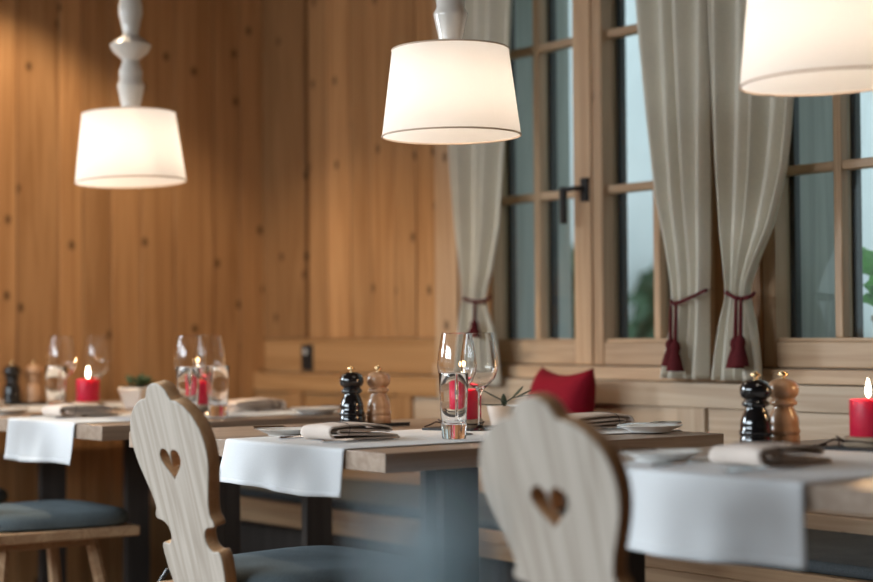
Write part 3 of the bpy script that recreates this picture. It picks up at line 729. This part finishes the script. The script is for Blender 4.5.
def leaf_mesh(L_, w, bend, name, mat, parent, p0, yaw, pit):
    mb = MB(); n = 8
    def fn(u, v):
        s = v; ww = w*math.sin(PI*min(1, s*.92+.04))**.8; a = (u*2-1)
        return (a*ww, s*L_, bend*s*s+abs(a)*ww*.25)
    o = MB().grid(fn, 2, n).build(name, mat, parent, p0, solid=.0012); o.rotation_euler = (pit, 0, yaw); return o
def b_olivepot():
    t = thing('herb_pot', 'x', 'pot')
    MB().lathe([(.0005, 0), (.030, 0), (.032, .002), (.043, .045), (.044, .052), (.0415, .052), (.039, .042), (.0005, .040)], 36).build('bowl', 'china', t)
    MB().lathe([(.039, .0405), (.03, .043), (.0005, .045)], 24).build('soil', 'soil', t)
    MB().tube([(0, 0, .044), (.006, .004, .062), (.016, .016, .072), (.034, .045, .076)], [.002, .002, .0016, .001], 6).build('stem', 'leaf', t)
    for (p, yaw, pit, L_) in (((.006, .004, .060), 2.2, .35, .085), ((.008, .006, .055), 2.5, -.12, .075), ((.016, .016, .072), -.2, .5, .04), ((.02, .024, .073), -1.3, .2, .05), ((.028, .036, .076), -.6, -.1, .055), ((.0, 0, .05), .9, .6, .04)):
        leaf_mesh(L_, .0075, .01, 'leaf', 'leaf', t, p, yaw, pit)
    return t
def b_succulent():
    t = thing('succulent_pot', 'x', 'pot')
    lo = [(-.036,-.036,0),(.036,-.036,0),(.036,.036,0),(-.036,.036,0)]
    MB().hexa(lo, [(a*1.5, b*1.5, .072) for a, b, _ in lo]).build('pot_body', 'china', t, bevel=.006)
    bx('soil', 'soil', t, -.046, .046, -.046, .046, .0722, .076, .001)
    rnd = random.Random(3)
    for k in range(26):
        a = rnd.uniform(0, 2*PI); r = rnd.uniform(0, .036)
        leaf_mesh(rnd.uniform(.025, .045), .009, .008, 'leaf', 'succ', t, (r*math.cos(a), r*math.sin(a), .0765), a-PI/2, rnd.uniform(.25, 1.1))
    return t
def P(px, py, z=.7505): v = at_z(px, py, z); return v
RZ = .7535   # top of a runner
G = dict(mill='turned salt and pepper mills', wine='clear wine glasses', tum='clear tumblers', nap='folded beige napkins', plate='bread plates', cand='red pillar candles', slate='slate coasters', slc='wooden candle stands', fork='dinner forks', knife='dinner knives', bk='butter knives', tray='black mill trays')
def on(p, z): return (p[0], p[1], z)
# --- middle table
place('wine', b_wine, on(P(457.5, 436), RZ), 'clear wine glass behind the tumbler on the middle table', G['wine'])
place('wine', b_wine, on(P(480, 431.5), RZ), 'clear wine glass second from the mills on the middle table, farther back', G['wine'])
place('tum', b_tumbler, on(P(454, 440), RZ), 'clear thick-based tumbler in front on the middle table', G['tum'])
def candle_set(x, y, z, who, rz=0):
    place('slate', b_slate, (x, y, z), 'dark slate coaster under the candle '+who, G['slate'], rz)
    place('slc', b_slice, (x, y, z+.0052), 'twine-bound wooden disc under the candle '+who, G['slc'], rz)
    place('cand', b_candle, (x, y, z+.0246), 'lit red pillar candle '+who, G['cand'], rz)
p = P(463, 430); candle_set(p.x, p.y, RZ, 'behind the glasses on the middle table', .4)
p = P(367, 426)
place('tray', b_tray, on(p, .7503), 'black tray under the two mills on the middle table', G['tray'])
place('millb', b_mill('black'), (p.x-.004, p.y-.045, .7556), 'black pepper mill on the middle table', G['mill'], 0, .95)
place('millw', b_mill('millwood'), (p.x+.006, p.y+.033, .7556), 'natural wood salt mill on the middle table', G['mill'], 0, .95)
place('olive', b_olivepot, on(P(504, 427), RZ), 'small white bowl with olive sprig on the middle table', 'table plants')
def setting(xc, nap, plate, who, side=1, z=RZ, forky=2.06, cut=True):
    place('nap', b_napkin, (nap[0], nap[1], z), 'folded beige napkin '+who, G['nap'], 0 if side > 0 else PI)
    place('plate', b_plate, (plate[0], plate[1], .7505 if abs(plate[0]-xc) > .29 else z), 'small bread plate '+who, G['plate'])
    place('bk', b_cut('butter_knife'), (plate[0]-.02*side, plate[1]-.085*side, (.7505 if abs(plate[0]-xc) > .29 else z)+.0162), 'butter knife lying across the bread plate '+who, G['bk'], -.35 if side > 0 else PI-.35)
    place('fork', b_cut('fork'), (nap[0]-.085*side, forky, z), 'dinner fork left of the napkin '+who, G['fork'], 0 if side > 0 else PI)
    place('knife', b_cut('knife'), (nap[0]+.085*side, forky, z), 'dinner knife right of the napkin '+who, G['knife'], 0 if side > 0 else PI)
setting(-3.14, (-3.165, 2.19), (-3.44, 2.20), 'on the chair side of the middle table', 1, forky=2.055)
setting(-3.14, (-3.10, 2.86), (-2.90, 2.87), 'on the bench side of the middle table', -1, forky=2.96)
# --- right-hand table
setting(-2.0, (-2.03, 2.31), (-2.235, 2.24), 'on the right-hand table', 1, forky=2.10)
p = P(774, 449)
place('tray', b_tray, on(p, .7503), 'black tray under the two mills on the right-hand table', G['tray'])
place('millb', b_mill('black'), (p.x-.01, p.y-.042, .7556), 'black pepper mill on the right-hand table', G['mill'], 0, .95)
place('millw', b_mill('millwood'), (p.x-.004, p.y+.035, .7556), 'natural wood salt mill on the right-hand table', G['mill'], 0, .95)
p = P(869, 450); candle_set(p.x, p.y, RZ, 'at the right edge', .1)
# --- left table
setting(-4.525, (-4.64, 2.24), (-5.03, 2.17), 'on the chair side of the left table', 1, forky=2.12)
setting(-4.525, (-4.60, 2.80), (-4.30, 2.85), 'on the bench side of the left table', -1, forky=2.96)
place('nap', b_napkin, (-5.43, 2.24, RZ), 'folded beige napkin at the far left picture edge', G['nap'])
def PL(px, y): d = ray(px, 400); return (d.x/d.y*y, y)
def PD(px, dep): d = ray(px, 400); return (d.x*dep, d.y*dep)
def PX(px, x): d = ray(px, 400); return (x, d.y/d.x*x)
place('tum', b_tumbler, on(PD(56, 5.2), RZ), 'clear tumbler by the mills near the left picture edge', G['tum'])
place('wine', b_wine, on(PD(61, 5.38), RZ), 'clear wine glass behind the leftmost tumbler', G['wine'])
place('wine', b_wine, on(PD(97, 5.75), RZ), 'clear wine glass behind the left candle', G['wine'])
c = PD(88, 5.55); candle_set(c[0], c[1], RZ, 'by the plank wall on the left table', .2)
c = PX(22, -5.70); place('tray', b_tray, (c[0], c[1], .7503), 'black tray under the two mills at the far left', G['tray'])
c = PX(12, -5.70); place('millb', b_mill('black'), (c[0], c[1], .7556), 'black pepper mill at the far left against the planks', G['mill'])
c = PX(34, -5.70); place('millw', b_mill('millwood'), (c[0], c[1], .7556), 'natural wood salt mill at the far left against the planks', G['mill'])
c = PX(140, -5.05); place('succ', b_succulent, (c[0], c[1], .7505), 'white square pot with dark green succulent on the left table', 'table plants', .3)
place('wine', b_wine, on(PD(190, 4.95), RZ), 'clear wine glass just right of the sharp chair crest', G['wine'])
place('wine', b_wine, on(PD(210, 5.10), RZ), 'clear wine glass beside a tumbler on the left table', G['wine'])
place('tum', b_tumbler, on(PD(188, 4.84), RZ), 'clear tumbler before the candle right of the chair crest', G['tum'])
place('tum', b_tumbler, on(PD(218, 5.0), RZ), 'clear tumbler rightmost on the left table', G['tum'])
c = PD(197, 5.27); candle_set(c[0], c[1], RZ, 'behind the glasses right of the chair crest', .3)

# ------------------------------------------------------------------ near foreground: table below the frame with one glass
FT = table(-1.22, -.32, 'oak table close to the camera below the frame', [(-1.13, .2), (-1.13, .78), (-.41, .2), (-.41, .78)], .08, .9)
d = ray(428, 500); fx, fy = d.x*.62, d.y*.62
t = thing('bud_vase', 'slim pale blue vase blurred beyond recognition in the near foreground', 'vase', (fx, fy, .7505))
out = [(.0005, 0), (.030, 0), (.032, .003), (.030, .03), (.024, .08), (.019, .125), (.017, .160), (.0185, .172), (.0182, .1735)]; inn = [(.0165, .173), (.015, .160), (.017, .125), (.021, .08), (.026, .03), (.0005, .010)]
MB().lathe(out+inn, 40).build('vase_body', 'frost', t)

# ------------------------------------------------------------------ outside
gr = bx('ground', 'grass', None, -30, 20, YW+TH+.001, 40, -.5, -.4, 0); gr['kind'] = 'structure'; gr['label'] = 'grass outside'
def leafcluster(name, label, cat, c, r, n, lw, mat, seed, group):
    rnd = random.Random(seed); t = thing(name, label, cat, (c[0], c[1], -.4), 0, group); mb = MB()
    for k in range(n):
        a = rnd.uniform(0, 2*PI); zz = rnd.uniform(-1, 1); q = math.sqrt(1-zz*zz); R_ = rnd.uniform(.65, 1)
        p = Vector((r[0]*R_*q*math.cos(a), r[1]*R_*q*math.sin(a), c[2]+.4+r[2]*R_*zz))
        d1 = Vector((rnd.gauss(0,1), rnd.gauss(0,1), rnd.gauss(0,1))).normalized()*lw; d2 = d1.orthogonal().normalized()*lw*.6
        mb.add([p-d1, p+d2, p+d1, p-d2], [(0,1,2,3)])
    o = mb.build('foliage', mat, t, smooth=False); o['kind'] = 'stuff'
    MB().tube([(0, 0, 0), (.03, 0, c[2]*.5+.2), (0, .02, c[2]+.4)], [.06, .045, .02], 8).build('stem', 'slice', t)
house = thing('white_house', 'pale rendered house wall outside the first window', 'building', (-8.5, 9.0, -.4))
bx('wall', 'render', house, -2.6, 4.2, 0, .3, 0, 5.6, 0)
bx('roof_edge', 'outer', house, -2.8, 4.4, -.25, .45, 5.6, 5.72, .01)
for k in range(5):
    a = -7.75-k*1.45; leafcluster('garden_bush', ['dark green bush outside, nearest the pillar', 'dark green bush outside, second from the pillar', 'dark green bush outside, third from the pillar', 'dark green bush outside, fourth from the pillar', 'dark green bush outside, farthest from the pillar'][k], 'bush', (a, 8.2-.1*k, .65), (.7, .5, 1.0), 1100, .09, 'bush', 20+k, 'garden bushes')
# potted geranium on the outer sill of window_2
gx, gy_ = -3.01, YW+.30
g = thing('geranium_pot', 'bright green geranium in a pot outside the right window', 'plant', (gx, gy_, ZS+.0305))
MB().lathe([(.0005, 0), (.045, 0), (.062, .10), (.066, .10), (.066, .115), (.058, .115), (.0005, .105)], 24).build('pot', 'slice', g)
rnd = random.Random(12)
for k in range(22):
    a = rnd.uniform(0, 2*PI); r = rnd.uniform(.02, .10); z = rnd.uniform(.12, .30)
    x0, y0 = r*math.cos(a), max(-.11, min(.13, r*math.sin(a)))
    MB().tube([(x0*.1, y0*.1, .1), (x0*.6, y0*.6, z*.7+.03), (x0, y0, z)], .002, 5).build('stalk', 'gleaf', g)
    v = [(0, 0, -.004)]; f = []; nn = 18; R_ = rnd.uniform(.030, .042)
    for q in range(nn):
        b = 2*PI*q/nn; rr = R_*(1+.13*math.cos(b*6)); v.append((rr*math.cos(b), rr*math.sin(b), .004*math.cos(b*3)))
    for q in range(nn): f.append((0, 1+q, 1+(q+1) % nn))
    MB().add(v, f).build('leaf', 'gleaf', g, (x0, y0, z), solid=.001, rot=(rnd.uniform(.2, 1.2), rnd.uniform(-.5, .5), rnd.uniform(-.8, 1.2)))
